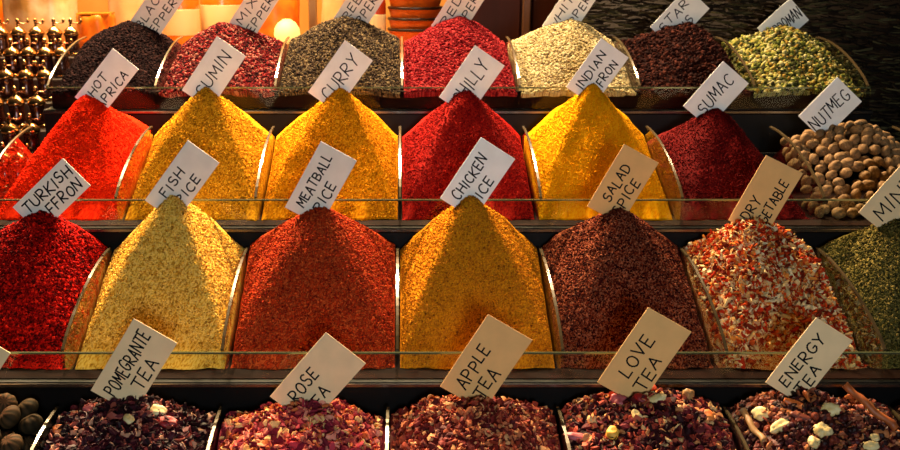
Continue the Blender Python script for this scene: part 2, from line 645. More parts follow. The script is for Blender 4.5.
heap(2, 5, 717, 110, 'spice_powder_heap', 'dark wine red powder heap with rounded top under the SUMAC card', 'spice powder',
     [(51, 4, 6), (75, 8, 9), (99, 17, 17)], T_SHRED, PW, .0019, zw=.4, zwr=.02, rnd=.06, rough=.6)
# third tier
heap(3, 0, 45, 216, 'chilli_flake_heap', 'heap of deep red coarse chilli flakes at the left end of the third shelf', 'chilli flakes',
     [(160, 14, 12), (104, 8, 8), (204, 30, 18), (134, 10, 10), (64, 5, 6)], T_SHRED, 9000, .0034, True, .55, .2, zw=.55, rnd=.09, lump=.009, lsc=14, xapex=-.735)
heap(3, 1, 172, 196, 'spice_powder_heap', 'coarse pale yellow powder pyramid under the FISH SPICE card', 'spice powder',
     [(150, 98, 30), (206, 152, 48), (234, 190, 78), (242, 206, 104), (180, 124, 40)], T_SHRED, PW + 2500, .0023, zw=.4, rnd=.012)
heap(3, 2, 320, 208, 'spice_powder_heap', 'brick red coarse powder heap under the MEATBALL SPICE card', 'spice powder',
     [(139, 31, 16), (186, 61, 24), (96, 16, 14), (199, 87, 39), (120, 24, 16)], T_SHRED, PW + 2500, .0024, zw=.5, rnd=.05, rough=.6)
heap(3, 3, 470, 196, 'spice_powder_heap', 'golden brown coarse powder pyramid under the CHICKEN SPICE card', 'spice powder',
     [(114, 60, 17), (186, 117, 17), (214, 146, 26), (163, 93, 20), (210, 142, 34)], T_SHRED, PW + 2500, .0022, zw=.42, rnd=.014)
heap(3, 4, 620, 210, 'spice_powder_heap', 'dark maroon brown coarse spice heap under the SALAD SPICE card', 'spice powder',
     [(92, 35, 21), (57, 17, 14), (117, 54, 32), (143, 82, 57), (35, 10, 10)], T_SHRED, PW + 2500, .0024, True, .6, .2, zw=.5, rnd=.05)
heap(3, 5, 748, 222, 'dried_vegetable_heap', 'heap of orange, red and white chopped dried vegetable flakes', 'dried vegetables',
     [(188, 80, 33), (207, 181, 128), (163, 42, 19), (214, 197, 154), (198, 124, 52), (128, 35, 15), (204, 161, 98), (96, 31, 17), (177, 63, 24)],
     T_VEG, 3800, .0056, True, .55, .35, smooth=False, zw=.55, rnd=.09, lump=.008)
heap(3, 6, 900, 221, 'mint_heap', 'heap of crushed olive green dried mint at the right end of the third shelf', 'dried mint',
     [(92, 82, 38), (58, 56, 26), (124, 108, 58), (74, 70, 32), (40, 38, 20)], T_SHRED, 9500, .0028, True, .7, .2, zw=.55, rnd=.07, lump=.005)
# lowest tier: teas
TG = 'heaps of loose tea'
heap(4, 1, 130, 404, 'tea_heap', 'heap of near-black dried hibiscus petals under the POMEGRANTE TEA card', 'loose tea',
     [(44, 12, 20), (70, 18, 28), (28, 8, 14), (96, 32, 36), (54, 14, 24), (36, 10, 16), (150, 74, 60), (60, 16, 26), (30, 8, 14), (190, 140, 110)],
     T_PETAL, 2300, .0072, True, .4, .5, group=TG, zw=.75, rnd=.09, lump=.008, smooth=False, body_rnd=(.15, .3))
heap(4, 2, 305, 408, 'tea_heap', 'heap of pink and cream dried rosebuds under the ROSE TEA card', 'loose tea',
     [(184, 59, 71), (225, 128, 96), (128, 32, 48), (239, 193, 124), (172, 75, 66), (103, 27, 39), (236, 151, 126), (202, 105, 57)],
     T_PETAL, 2300, .0070, True, .6, .3, group=TG, zw=.7, rnd=.09, lump=.009, smooth=False, body_rnd=(.25, .37))
heap(4, 3, 475, 398, 'tea_heap', 'heap of reddish brown chopped apple pieces under the APPLE TEA card', 'loose tea',
     [(140, 52, 34), (100, 30, 26), (186, 106, 66), (80, 22, 22), (160, 70, 44), (204, 146, 96), (120, 36, 32)],
     T_TEA, 3000, .0056, True, .5, .4, group=TG, zw=.65, rnd=.08, lump=.006, smooth=False, body_rnd=(.15, .27))
heap(4, 4, 652, 395, 'tea_heap', 'heap of mixed petals and dark fruit pieces under the LOVE TEA card', 'loose tea',
     [(150, 56, 40), (90, 24, 26), (204, 136, 84), (52, 16, 20), (180, 84, 60), (216, 176, 120), (110, 32, 40), (70, 20, 24), (40, 14, 18)],
     T_TEA + T_PETAL, 2400, .0068, True, .5, .4, group=TG, zw=.7, rnd=.09, lump=.008, smooth=False, body_rnd=(.34, .43))
heap(4, 5, 805, 396, 'tea_heap', 'heap of dark red dried berries and fruit under the ENERGY TEA card', 'loose tea',
     [(60, 20, 18), (34, 11, 12), (96, 36, 28), (70, 24, 28), (46, 14, 14), (28, 9, 10), (128, 56, 36), (150, 84, 56), (64, 24, 18), (176, 108, 62)],
     [ico(1), t_lump(8), t_shard(9), t_strip(2.2, .5, 1.4, .25, 4), t_strip(2.0, .9, 1.8, .2, 5)], 2300, .0054, True, .35, .5, group=TG, zw=.72, rnd=.09, lump=.008, smooth=False, body_rnd=(.15, .28))
heap(4, 6, 960, 396, 'tea_heap', 'dark brown tea at the right edge, beyond the cinnamon stick', 'loose tea',
     [(60, 30, 20), (40, 18, 14), (110, 70, 40), (76, 36, 24)], T_TEA, 1500, .006, True, .5, .4, group=TG, zw=.75, rnd=.09, lump=.008)

# ------------------------------------------------------------------ nutmegs (each one a thing)
M_NUT = grain_mat('nutmeg_shell', [(80, 56, 34), (132, 102, 66), (106, 78, 48), (156, 126, 86)], .7, False, .15)


def nut_mesh(seed):
    V, T = ico(2)
    r = np.random.default_rng(seed)
    ph = r.uniform(0, 6, 6)
    d = 1 + .05 * np.sin(V[:, 0] * 4 + ph[0]) * np.sin(V[:, 1] * 5 + ph[1]) + .04 * np.sin(V[:, 2] * 7 + ph[2] + V[:, 0] * 3)
    ang = np.arctan2(V[:, 1], V[:, 2])
    d = d + .018 * np.sin(ang * 9 + ph[3] + V[:, 0] * 2)
    V = V * d[:, None] * np.array([1.25, 1, .95])
    rr = np.clip(.5 + .5 * np.sin(ang * 3 + V[:, 0] * 3 + ph[4]) * .6 + r.uniform(-.25, .25, len(V)), 0, 1)
    return tri_mesh('nutmeg', V * .0122, T, rr)


NUTS = [nut_mesh(i) for i in range(5)]
for m_ in NUTS:
    m_.materials.append(M_NUT)
HN = Heap(2, 6, 862, 120, zw=.75, rnd=.10, lump=.003, seed=77)
t2 = TIERS[2]
placed = []
pts = []
cand = rng.uniform(0, 1, (9000, 2))
for layer, (dz, lim) in enumerate([(0, 130), (-.019, 110)]):
    cnt = 0
    for a, bb in cand[layer * 4500:(layer + 1) * 4500]:
        x = HN.x0 + .016 + a * (HN.x1 - HN.x0 - .032)
        y = t2['y'] + .058 + bb * (t2['dep'] - .10)
        z = float(HN.h(np.array([x]), np.array([max(y, HN.y0)]))[0]) - .012 + dz
        z = max(z, t2['zf'] + .0135)
        p = Vector((x, y, z))
        if all((p - q).length > .0225 for q in placed):
            placed.append(p)
            cnt += 1
            if cnt >= lim:
                break
for i, p in enumerate(placed):
    o = bpy.data.objects.new('nutmeg', NUTS[i % 5])
    COL.objects.link(o)
    o.location = p
    o.rotation_euler = (random.uniform(0, 6.28), random.uniform(0, 6.28), random.uniform(0, 6.28))
    s_ = random.uniform(.86, 1.08)
    o.scale = (s_, s_, s_)
    tag(o, 'round tan brown nutmeg piled with others below the NUTMEG card', 'nutmeg', 'nutmegs piled on the second shelf')

# ------------------------------------------------------------------ writing
def arc(cx, cy, rx, ry, a0, a1, n=9):
    return [(cx + rx * math.cos(R(a0 + (a1 - a0) * i / (n - 1))), cy + ry * math.sin(R(a0 + (a1 - a0) * i / (n - 1)))) for i in range(n)]


FONT = {
    'A': [[(0, 0), (.5, 1), (1, 0)], [(.2, .38), (.85, .38)]],
    'B': [[(0, 0), (0, 1)], [(0, 1), (.55, .98)] + arc(.5, .76, .38, .22, 80, -90) + [(0, .53)], [(.0, .53)] + arc(.5, .27, .48, .26, 80, -90) + [(0, 0)]],
    'C': [arc(.58, .5, .55, .5, 50, 310, 12)],
    'D': [[(0, 0), (0, 1)], [(0, 1)] + arc(.25, .5, .72, .5, 80, -80, 10) + [(0, 0)]],
    'E': [[(.9, 1), (0, 1), (0, 0), (.95, 0)], [(0, .52), (.75, .52)]],
    'F': [[(.95, 1), (0, 1), (0, 0)], [(0, .52), (.75, .52)]],
    'G': [arc(.55, .5, .55, .5, 55, 330, 12) + [(1, .42), (.6, .42)]],
    'H': [[(0, 0), (0, 1)], [(1, 0), (1, 1)], [(0, .5), (1, .5)]],
    'I': [[(.5, 0), (.5, 1)]],
    'K': [[(0, 0), (0, 1)], [(.95, 1), (0, .45), (1, 0)]],
    'L': [[(0, 1), (0, 0), (.9, 0)]],
    'M': [[(0, 0), (.08, 1), (.5, .3), (.95, 1), (1, 0)]],
    'N': [[(0, 0), (0, 1), (1, 0), (1, 1)]],
    'O': [arc(.5, .5, .5, .5, 90, 450, 14)],
    'P': [[(0, 0), (0, 1)], [(0, 1)] + arc(.4, .74, .5, .26, 80, -90, 8) + [(0, .48)]],
    'R': [[(0, 0), (0, 1)], [(0, 1)] + arc(.4, .74, .48, .26, 80, -90, 8) + [(0, .48), (.95, 0)]],
    'S': [arc(.5, .75, .4, .25, 40, 250, 8) + arc(.48, .26, .45, .26, 80, -150, 9)],
    'T': [[(-.05, 1), (1.05, 1)], [(.5, 1), (.5, 0)]],
    'U': [[(0, 1), (0, .4)] + arc(.5, .36, .5, .36, 180, 360, 9) + [(1, 1)]],
    'V': [[(0, 1), (.5, 0), (1, 1)]],
    'W': [[(0, 1), (.25, 0), (.5, .7), (.75, 0), (1, 1)]],
    'X': [[(0, 0), (1, 1)], [(0, 1), (1, 0)]],
    'Y': [[(0, 1), (.5, .5), (1, 1)], [(.5, .5), (.4, 0)]],
}
WID = {'I': .3, 'M': 1.15, 'W': 1.2, 'E': .85, 'F': .85, 'L': .8}

PAPERS = {}


def paper(c):
    if c not in PAPERS:
        PAPERS[c] = plain('card_paper', c, .65, 0, .3, c2=tuple(min(255, int(v * 1.05)) for v in c), scale=25)
    return PAPERS[c]


WHITE, GREY, KRAFT, TAN = (236, 236, 230), (222, 216, 204), (222, 172, 106), (228, 198, 150)


def card(T, Rr, L, y, lines, colr, label, cap=.24, pen=.0016):
    pT, pR, pL = at(*T, y), at(*Rr, y), at(*L, y)
    u = pT - pL
    Lu = u.length
    u.normalize()
    v = (pR - pT)
    v = v - u * v.dot(u)
    Lv = v.length
    v.normalize()
    nrm = u.cross(v)
    if nrm.y > 0:
        nrm = -nrm
    root = empty('name_card', pL + u * Lu * .0 + v * Lv)
    th = .0006
    tag(root, label, 'name card', 'handwritten name cards')
    b = MB()
    bend = .006
    N = 8
    V, Fs = [], []

    def wp(a, q, d):
        return pL + u * (a * Lu) + v * (q * Lv) + nrm * (d + bend * (a - .5) ** 2)
    for i in range(N + 1):
        a = i / N
        V += [wp(a, 0, -th), wp(a, 1, -th), wp(a, 1, th), wp(a, 0, th)]
    for i in range(N):
        for q in range(4):
            Fs.append((i * 4 + q, i * 4 + (q + 1) % 4, i * 4 + 4 + (q + 1) % 4, i * 4 + 4 + q))
    Fs += [(3, 2, 1, 0), tuple(N * 4 + q for q in range(4))]
    b.add([p - root.location for p in V], Fs)
    b.build('card', paper(colr), root)
    # ink strokes, one box per segment, laid on the face of the card
    b = MB()
    for (txt, u0, u1, vc) in lines:
        tot = sum(WID.get(ch, 1) for ch in txt) + .38 * (len(txt) - 1)
        unit = (u1 - u0) * Lu / tot
        cur = u0 * Lu
        hgt = cap * Lv * random.uniform(.95, 1.05)
        for ch in txt:
            w = WID.get(ch, 1) * unit
            jv = random.uniform(-.03, .03) * Lv
            sl = random.uniform(.02, .16)
            hh = hgt * random.uniform(.92, 1.1)
            for st in FONT[ch]:
                P = []
                for (sx, sy) in st:
                    a = cur + sx * w + sl * (sy - .5) * hh + random.uniform(-.02, .02) * unit
                    q = vc * Lv + jv - (sy - .5) * hh
                    P.append((a / Lu, q / Lv))
                for (a0, q0), (a1, q1) in zip(P[:-1], P[1:]):
                    A, B = wp(a0, q0, th), wp(a1, q1, th)
                    d = (B - A)
                    if d.length < 1e-6:
                        continue
                    d.normalize()
                    s2 = d.cross(nrm).normalized() * pen
                    A2, B2 = A - d * pen * .6, B + d * pen * .6
                    lo, hi = nrm * -.0001, nrm * .00035
                    VV = [A2 - s2 + lo, B2 - s2 + lo, B2 + s2 + lo, A2 + s2 + lo, A2 - s2 * .8 + hi, B2 - s2 * .8 + hi, B2 + s2 * .8 + hi, A2 + s2 * .8 + hi]
                    b.add([p - root.location for p in VV], [(0, 3, 2, 1), (4, 5, 6, 7), (0, 1, 5, 4), (1, 2, 6, 5), (2, 3, 7, 6), (3, 0, 4, 7)])
            cur += w + .38 * unit
    b.build('lettering', M_INK, root)
    return root


y1c, y2c, y3c, y4c = (TIERS[k]['y'] + .285 + .012 for k in (1, 2, 3, 4))
# cards in the top heaps
card((162, -26), (189, -8), (128, 25), y1c, [('BLACK', .06, .80, .30), ('PEPPER', .02, .78, .74)], GREY, 'grey card lettered BLACK PEPPER stuck in the black peppercorns')
card((260, -26), (285, -10), (227, 26), y1c, [('MIX', .16, .62, .30), ('PEPPER', .0, .80, .74)], GREY, 'grey card lettered MIX PEPPER stuck in the mixed peppercorns')
card((363, -28), (390, -10), (330, 24), y1c, [('GREEN', .04, .80, .30), ('PEPPER', .02, .78, .74)], GREY, 'grey card lettered GREEN PEPPER stuck in the grey green peppercorns')
card((464, -27), (491, -11), (431, 26), y1c, [('RED', .12, .66, .30), ('PEPPER', .0, .80, .74)], GREY, 'pale card lettered RED PEPPER stuck in the red peppercorns')
card((577, -27), (603, -11), (542, 26), y1c, [('WHITE', .06, .80, .30), ('PEPPER', .02, .80, .74)], WHITE, 'pale card lettered WHITE PEPPER stuck in the white peppercorns')
card((687, -13), (707, 11), (650, 27), y1c, [('STAR', .10, .80, .30), ('ANIS', .12, .66, .76)], WHITE, 'white card lettered STAR ANIS stuck in the star anise')
card((790, -2), (812, 17), (757, 28), y1c, [('CARDOMAN', .04, .96, .52)], WHITE, 'white card lettered CARDOMAN stuck in the cardamom pods', .36)
# second tier
card((113, 48), (139, 69), (75, 97), y2c, [('HOT', .20, .58, .30), ('PAPRICA', .0, .82, .74)], WHITE, 'white card lettered HOT PAPRICA stuck in the orange-red powder')
card((217, 36), (246, 56), (182, 90), y2c, [('CUMIN', .10, .86, .50)], WHITE, 'white card lettered CUMIN stuck in a mustard yellow powder pyramid', .34)
card((345, 40), (374, 59), (308, 92), y2c, [('CURRY', .10, .88, .50)], WHITE, 'white card lettered CURRY stuck in a golden powder pyramid', .36)
card((475, 45), (505, 65), (439, 97), y2c, [('CHILLY', .10, .86, .48)], WHITE, 'white card lettered CHILLY stuck in the crimson powder', .34)
card((601, 38), (629, 57), (566, 87), y2c, [('INDIAN', .12, .82, .32), ('SAFFRON', .0, .80, .74)], WHITE, 'white card lettered INDIAN SAFFRON stuck in orange-yellow powder')
card((723, 61), (748, 84), (683, 106), y2c, [('SUMAC', .12, .88, .48)], WHITE, 'white card lettered SUMAC stuck in the wine red powder', .36)
card((837, 77), (861, 102), (798, 116), y2c, [('NUTMEG', .04, .92, .50)], WHITE, 'white card lettered NUTMEG standing behind the nutmegs', .36)
# third tier
card((63, 158), (90, 186), (13, 207), y3c, [('TURKISH', .10, .95, .30), ('SAFFRON', .06, .92, .72)], GREY, 'grey card lettered TURKISH SAFFRON stuck in the deep red flakes', .27, .0018)
card((188, 140), (220, 162), (145, 200), y3c, [('FISH', .20, .62, .32), ('SPICE', .10, .68, .74)], GREY, 'grey-white card lettered FISH SPICE stuck in the pale yellow pyramid')
card((321, 141), (356, 162), (285, 207), y3c, [('MEATBALL', .12, .88, .32), ('SPICE', .04, .58, .74)], GREY, 'grey-white card lettered MEATBALL SPICE stuck in the brick red heap')
card((481, 137), (515, 159), (440, 198), y3c, [('CHICKEN', .12, .80, .32), ('SPICE', .02, .60, .76)], WHITE, 'white card lettered CHICKEN SPICE stuck in the golden brown pyramid')
card((624, 144), (657, 165), (587, 206), y3c, [('SALAD', .20, .76, .34), ('SPICE', .10, .64, .74)], KRAFT, 'tan card lettered SALAD SPICE stuck in the maroon heap')
card((766, 155), (801, 176), (728, 220), y3c, [('DRY', .12, .44, .34), ('VEGETABLE', .0, .80, .74)], KRAFT, 'tan card lettered DRY VEGETABLE stuck in the chopped vegetables')
card((908, 157), (941, 179), (858, 212), y3c, [('MINT', .12, .82, .45)], TAN, 'beige card lettered MINT at the right edge, stuck in the green heap', .36)
# lowest tier
card((134, 318), (176, 345), (91, 390), y4c, [('POMEGRANTE', .08, .92, .34), ('TEA', .30, .68, .74)], TAN, 'beige card lettered POMEGRANTE TEA stuck in the near-black petals', .25)
card((326, 332), (365, 364), (270, 396), y4c, [('ROSE', .14, .56, .36), ('TEA', .14, .48, .76)], TAN, 'beige card lettered ROSE TEA stuck in the pink rosebuds')
card((488, 314), (530, 343), (440, 386), y4c, [('APPLE', .12, .66, .34), ('TEA', .12, .48, .72)], KRAFT, 'orange-tan card lettered APPLE TEA stuck in the reddish brown pieces')
card((648, 307), (688, 336), (597, 382), y4c, [('LOVE', .22, .72, .36), ('TEA', .16, .56, .76)], KRAFT, 'tan card lettered LOVE TEA stuck in the mixed petals', .25)
card((816, 317), (850, 343), (765, 382), y4c, [('ENERGY', .10, .84, .36), ('TEA', .12, .50, .76)], TAN, 'grey-beige card lettered ENERGY TEA stuck in the dark berries', .25)
card((-33, 326), (10, 354), (-78, 398), y4c, [], TAN, 'corner of a pale card at the left edge above the ribbed fruit')

# ------------------------------------------------------------------ loose pieces of the teas
M_BALL = grain_mat('ribbed_fruit', [(16, 13, 8), (40, 32, 17), (76, 54, 32), (136, 72, 58)], .75, False, .08)


def fruit_mesh(seed):
    nu, nv = 36, 18
    V, T = [], []
    r = np.random.default_rng(seed)
    rr = []
    tone = r.uniform(-.15, .25)
    for j in range(nv + 1):
        ph = math.pi * j / nv
        for i in range(nu):
            th = 2 * math.pi * i / nu
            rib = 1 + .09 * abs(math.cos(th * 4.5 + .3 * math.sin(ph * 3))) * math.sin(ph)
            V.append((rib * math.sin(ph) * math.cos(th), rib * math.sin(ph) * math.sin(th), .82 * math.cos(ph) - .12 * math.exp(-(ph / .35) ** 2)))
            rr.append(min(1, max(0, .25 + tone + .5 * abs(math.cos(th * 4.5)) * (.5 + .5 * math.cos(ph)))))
    for j in range(nv):
        for i in range(nu):
            a, b = j * nu + i, j * nu + (i + 1) % nu
            T += [(a, a + nu, b + nu), (a, b + nu, b)]
    return tri_mesh('dried_fruit', np.array(V) * .020, np.array(T), rr)


FR = [fruit_mesh(i) for i in range(4)]
for m_ in FR:
    m_.materials.append(M_BALL)
t4 = TIERS[4]
HF = Heap(4, 0, -60, 384, zw=.8, rnd=.09, lump=.003, seed=5, xapex=-.77)
fp = []
tries = rng.uniform(0, 1, (2500, 2))
for dz, lim in ((0, 40), (-.032, 30)):
    cnt = 0
    for a, bb in tries:
        x = HF.x0 + .022 + a * (HF.x1 - HF.x0 - .044)
        y = t4['y'] + .10 + bb * (t4['dep'] - .13)
        if x < -.80:
            continue
        z = float(HF.h(np.array([x]), np.array([y]))[0]) - .03 + dz
        p = Vector((x, y, max(z, t4['zf'] + .02)))
        if all((p - q).length > .037 for q in fp):
            fp.append(p); cnt += 1
            if cnt >= lim:
                break
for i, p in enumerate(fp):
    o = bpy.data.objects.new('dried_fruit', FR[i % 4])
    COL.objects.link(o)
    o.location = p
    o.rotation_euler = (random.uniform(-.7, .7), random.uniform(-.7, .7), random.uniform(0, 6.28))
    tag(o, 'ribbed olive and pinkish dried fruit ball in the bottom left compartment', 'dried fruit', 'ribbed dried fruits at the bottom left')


def rough_chunk(name, size, seed, mat, el=(1, 1, 1), amp=.25, hollow=0):
    V, T = ico(2)
    r = np.random.default_rng(seed)
    o = r.uniform(-9, 9, 2)
    d = 1 + amp * 2 * vnoise(V[:, 0] * 1.7 + o[0] + V[:, 2], V[:, 1] * 1.7 + o[1] - V[:, 2] * .7, seed) + amp * vnoise(V[:, 0] * 4 + o[1], V[:, 1] * 4 + V[:, 2] * 3, seed + 3)
    V = V * d[:, None]
    if hollow:
        top = V[:, 2] > 0
        V[top, 2] *= 1 - hollow * np.clip(1 - np.hypot(V[top, 0], V[top, 1]), 0, 1)
    V = V * np.array(el) * size
    return link(name, tri_mesh(name, V, T), mat)


def on_heap(key, px, py, lift=.004):
    """where the sight line through a pixel meets a heap"""
    H = HEAPS[key]
    for i in range(400):
        y = H.y0 + (H.y1 - H.y0) * i / 399
        p = at(px, py, y)
        if p.z <= float(H.h(np.array([p.x]), np.array([y]))[0]):
            return p + Vector((0, -lift * .3, lift))
    return at(px, py, H.ya) + Vector((0, 0, lift))


M_GING = plain('dried_ginger', (214, 184, 112), .6, c2=(236, 216, 160), scale=90)
M_PEEL = plain('orange_peel', (196, 92, 34), .5, c2=(222, 132, 60), scale=70)
M_CINN = wood('cinnamon_bark', (120, 54, 20), (186, 98, 40), .55, (40, 40, 8))
M_CINN2 = wood('pale_bark', (120, 84, 46), (176, 132, 78), .6, (40, 40, 8))
M_REDP = plain('red_petal', (170, 22, 22), .5, c2=(120, 10, 16), scale=80)
M_YEL = plain('yellow_bud', (222, 158, 36), .55, c2=(236, 190, 84), scale=80)
M_ROSE = plain('rose_bud', (150, 50, 62), .55, c2=(196, 104, 104), scale=70)

GP = 'pale dried fruit chunks in the energy tea'
for i, (px, py, sz, el, rz) in enumerate([(761, 416, .016, (1.2, .9, .5), .3), (780, 428, .017, (1.7, .6, .55), .45), (829, 412, .016, (1.2, .9, .6), -.3),
                                          (822, 433, .015, (1.2, 1, .7), .2), (813, 445, .012, (1.0, 1, .8), .9), (873, 441, .011, (1.3, .8, .6), .1),
                                          (868, 449, .014, (1.6, .7, .5), .1), (873, 414, .011, (1.4, .7, .5), .2)]):
    o = rough_chunk('dried_fruit_chunk', sz * .85, 50 + i, M_GING, (el[0], el[1], el[2] * 1.3), .2, .5)
    o.location = on_heap((4, 5), px, py, .006)
    o.rotation_euler = (random.uniform(.2, .6), random.uniform(-.3, .3), rz)
    where = ['rounded pale chunk with a yellowish hollow, leftmost of the chunks in the energy tea', 'long pale bean-shaped chunk in the middle of the energy tea',
             'pale chunk just right of the foot of the ENERGY TEA card', 'whitish lump below the middle of the energy tea', 'small rounded pale lump at the bottom edge of the energy tea',
             'small pale chunk at the lower right of the energy tea', 'yellowish chunk at the bottom right edge of the photo', 'small pale chunk behind the cinnamon stick'][i]
    tag(o, where, 'dried fruit', GP)


def curl_mesh(L, W, curl, th):
    V, T = t_strip(L, W, curl, th, 12, .5, .5)
    return V, T


for i, (px, py, L, W, c, rz, ry) in enumerate([(806, 401, .040, .008, 2.4, .5, .5), (793, 407, .036, .007, 1.4, -.5, .2), (848, 402, .03, .008, 2.2, 1.0, .4),
                                              (800, 420, .034, .006, .8, -.6, .1), (763, 404, .030, .006, 1.2, .7, .3), (858, 412, .02, .008, 2.4, .2, .3)]):
    V, T = curl_mesh(L, W, c, .003)
    V = V * np.array([1, 1, 1])
    o = link('dried_peel', tri_mesh('dried_peel', V, T), M_PEEL if i in (0, 1, 2) else plain('brown_peel', (120, 52, 34), .5, c2=(90, 34, 26)))
    o.location = on_heap((4, 5), px, py, .007)
    o.rotation_euler = (random.uniform(-.4, .4) + .5, ry, rz)
    tag(o, ['curled orange peel at the foot of the ENERGY TEA card', 'flatter strip of orange peel left of the curled peel under the ENERGY TEA card',
            'reddish orange curled peel right of the ENERGY TEA card', 'brown strip of peel in the middle of the energy tea',
            'brown strip of peel at the upper left of the energy tea', 'small dark curled peel beside the cinnamon stick'][i], 'dried peel', 'dried peel in the energy tea')


def quill(p0, p1, r, mat, label, name='cinnamon_stick'):
    """a bark quill: a sheet rolled in from both sides"""
    p0, p1 = Vector(p0), Vector(p1)
    root = p0
    d = (p1 - p0)
    L = d.length
    d.normalize()
    u = d.cross(Vector((0, 0, 1))).normalized()
    w = u.cross(d)
    n, m = 26, 10
    V, T = [], []
    for j in range(m + 1):
        wob = 1 + .08 * math.sin(j * 2.1)
        off = u * (.0025 * math.sin(j * .9)) + w * (.002 * math.sin(j * 1.3))
        for i in range(n + 1):
            a = -1.9 * math.pi / 2 + 3.8 * math.pi / 2 * i / n * 1.15
            f = abs(i / n - .5) * 2
            rr = r * wob * (1.05 - .55 * f ** 2)
            for th in (1, .82):
                V.append(d * (L * j / m) + off + u * math.sin(a) * rr * th + w * math.cos(a) * rr * th)
    q = (n + 1) * 2
    for j in range(m):
        for i in range(n):
            a = j * q + i * 2
            for s0, s1 in ((0, 2), (3, 1)):
                T += [(a + s0, a + s1, a + q + s1), (a + s0, a + q + s1, a + q + s0)]
        for i, fl in ((0, 0), (n, 1)):
            a = j * q + i * 2
            T += [(a, a + q, a + q + 1), (a, a + q + 1, a + 1)]
    for jj in (0, m):
        for i in range(n):
            a = jj * q + i * 2
            T += [(a, a + 1, a + 3), (a, a + 3, a + 2)]
    o = link(name, tri_mesh(name, np.array([tuple(v) for v in V]), np.array(T)), mat)
    o.location = root
    tag(o, label, 'cinnamon stick', 'cinnamon sticks in the energy tea')
    return o


a0, a1 = on_heap((4, 5), 843, 392, .012), on_heap((4, 5), 893, 437, .016)
quill(a1, a0, .0075, M_CINN, 'long orange-brown cinnamon stick at the right of the energy tea')
a0, a1 = on_heap((4, 5), 741, 415, .009), on_heap((4, 5), 763, 448, .009)
quill(a1, a0, .006, M_CINN2, 'pale brown bark stick along the left of the energy tea')

GL = 'larger flowers and pieces in the love tea'
for i, (px, py, sz, el, mt, lab) in enumerate([
        (612, 436, .011, (1, 1, 1), M_YEL, 'round yellow bud low in the love tea'),
        (641, 401, .012, (1.2, .8, .6), M_REDP, 'bright red petal at the foot of the LOVE TEA card'),
        (657, 401, .011, (1.5, .7, .5), M_GING, 'pale yellow blossom beside the red petal in the love tea'),
        (618, 404, .015, (1, 1, .9), M_ROSE, 'dusty pink rosebud left of the red petal in the love tea'),
        (688, 397, .010, (1, 1, 1), M_CINN2, 'small brown dried berry topping the right of the love tea'),
        (577, 439, .014, (1.6, .6, .5), M_ROSE, 'pinkish fruit slice at the left of the love tea'),
        (636, 418, .009, (1, 1.2, .8), M_GING, 'small yellowish bud in the middle of the love tea'),
        (705, 418, .012, (1.3, .9, .6), M_PEEL, 'orange piece at the right of the love tea')]):
    o = rough_chunk('dried_flower' if i < 4 else 'dried_fruit_chunk', sz, 90 + i, mt, el, .24, .3)
    o.location = on_heap((4, 4), px, py, .006)
    o.rotation_euler = (random.uniform(.1, .6), random.uniform(-.4, .4), random.uniform(-.6, .6))
    tag(o, lab, 'dried flower' if i < 4 else 'dried fruit', GL)
for i, (px, py, sz, el, mt, lab) in enumerate([
        (158, 413, .011, (1.4, .9, .5), M_GING, 'cream coloured petal at the right of the hibiscus heap'),
        (130, 422, .009, (1.2, .9, .6), M_GING, 'small whitish piece in the middle of the hibiscus heap'),
        (167, 424, .014, (1.5, .8, .5), M_REDP, 'dark red translucent fruit slice in the hibiscus heap'),
        (60, 432, .011, (1, 1, .7), M_PEEL, 'orange piece beside the left divider of the hibiscus heap'),
        (90, 412, .012, (1.2, .9, .6), M_ROSE, 'pinkish petal in the upper left of the hibiscus heap')]):
    o = rough_chunk('dried_fruit_chunk', sz, 120 + i, mt, el, .24, .4)
    o.location = on_heap((4, 1), px, py, .006)
    o.rotation_euler = (random.uniform(.1, .6), random.uniform(-.4, .4), random.uniform(-.6, .6))
    tag(o, lab, 'dried fruit', 'larger pieces in the hibiscus tea')

# ------------------------------------------------------------------ pepper mills
M_BRASS = plain('brass', (170, 126, 74), .22, 1.0)
M_COPPER = plain('copper', (170, 104, 70), .25, 1.0)
M_MILL = plain('dark_enamel', (58, 23, 13), .18, .4)


def mill_parts(root_src=None):
    root = empty('pepper_mill', (0, 0, 0))
    b = MB(); b.lathe([(.0235, 0), (.0245, .003), (.0245, .008), (.0215, .011)], 20)
    b.build('base_ring', M_BRASS, root, True)
    b = MB(); b.lathe([(.021, .0111), (.0225, .02), (.0205, .035), (.0185, .046), (.0195, .056), (.021, .062)], 20)
    b.build('body', M_MILL, root, True)
    b = MB(); b.lathe([(.0225, .0621), (.0240, .065), (.0235, .069), (.0200, .076), (.0120, .083), (.0060, .086), (.0045, .090), (.0045, .0935)], 20)
    b.build('dome', M_BRASS, root, True)
    cr = MB(); cr.tube([(-.004, 0, .0955), (.010, 0, .0965), (.030, 0, .0965)], [.0022, .0018, .0016], 6)
    c = cr.build('crank', M_COPPER, root, True)
    b = MB(); b.lathe([(.001, .0975), (.0035, .099), (.0048, .103), (.004, .107), (.0015, .1095)], 10, (.030, 0, 0))
    b.build('crank_knob', M_BRASS, c, True)
    b = MB(); b.lathe([(.003, .0975), (.0055, .100), (.0062, .1045), (.0045, .109), (.001, .112)], 12)
    b.build('finial', M_BRASS, root, True)
    return root


def copy_tree(o, parent=None):
    c = o.copy()
    COL.objects.link(c)
    c.parent = parent
    for ch in o.children:
        copy_tree(ch, c)
    return c


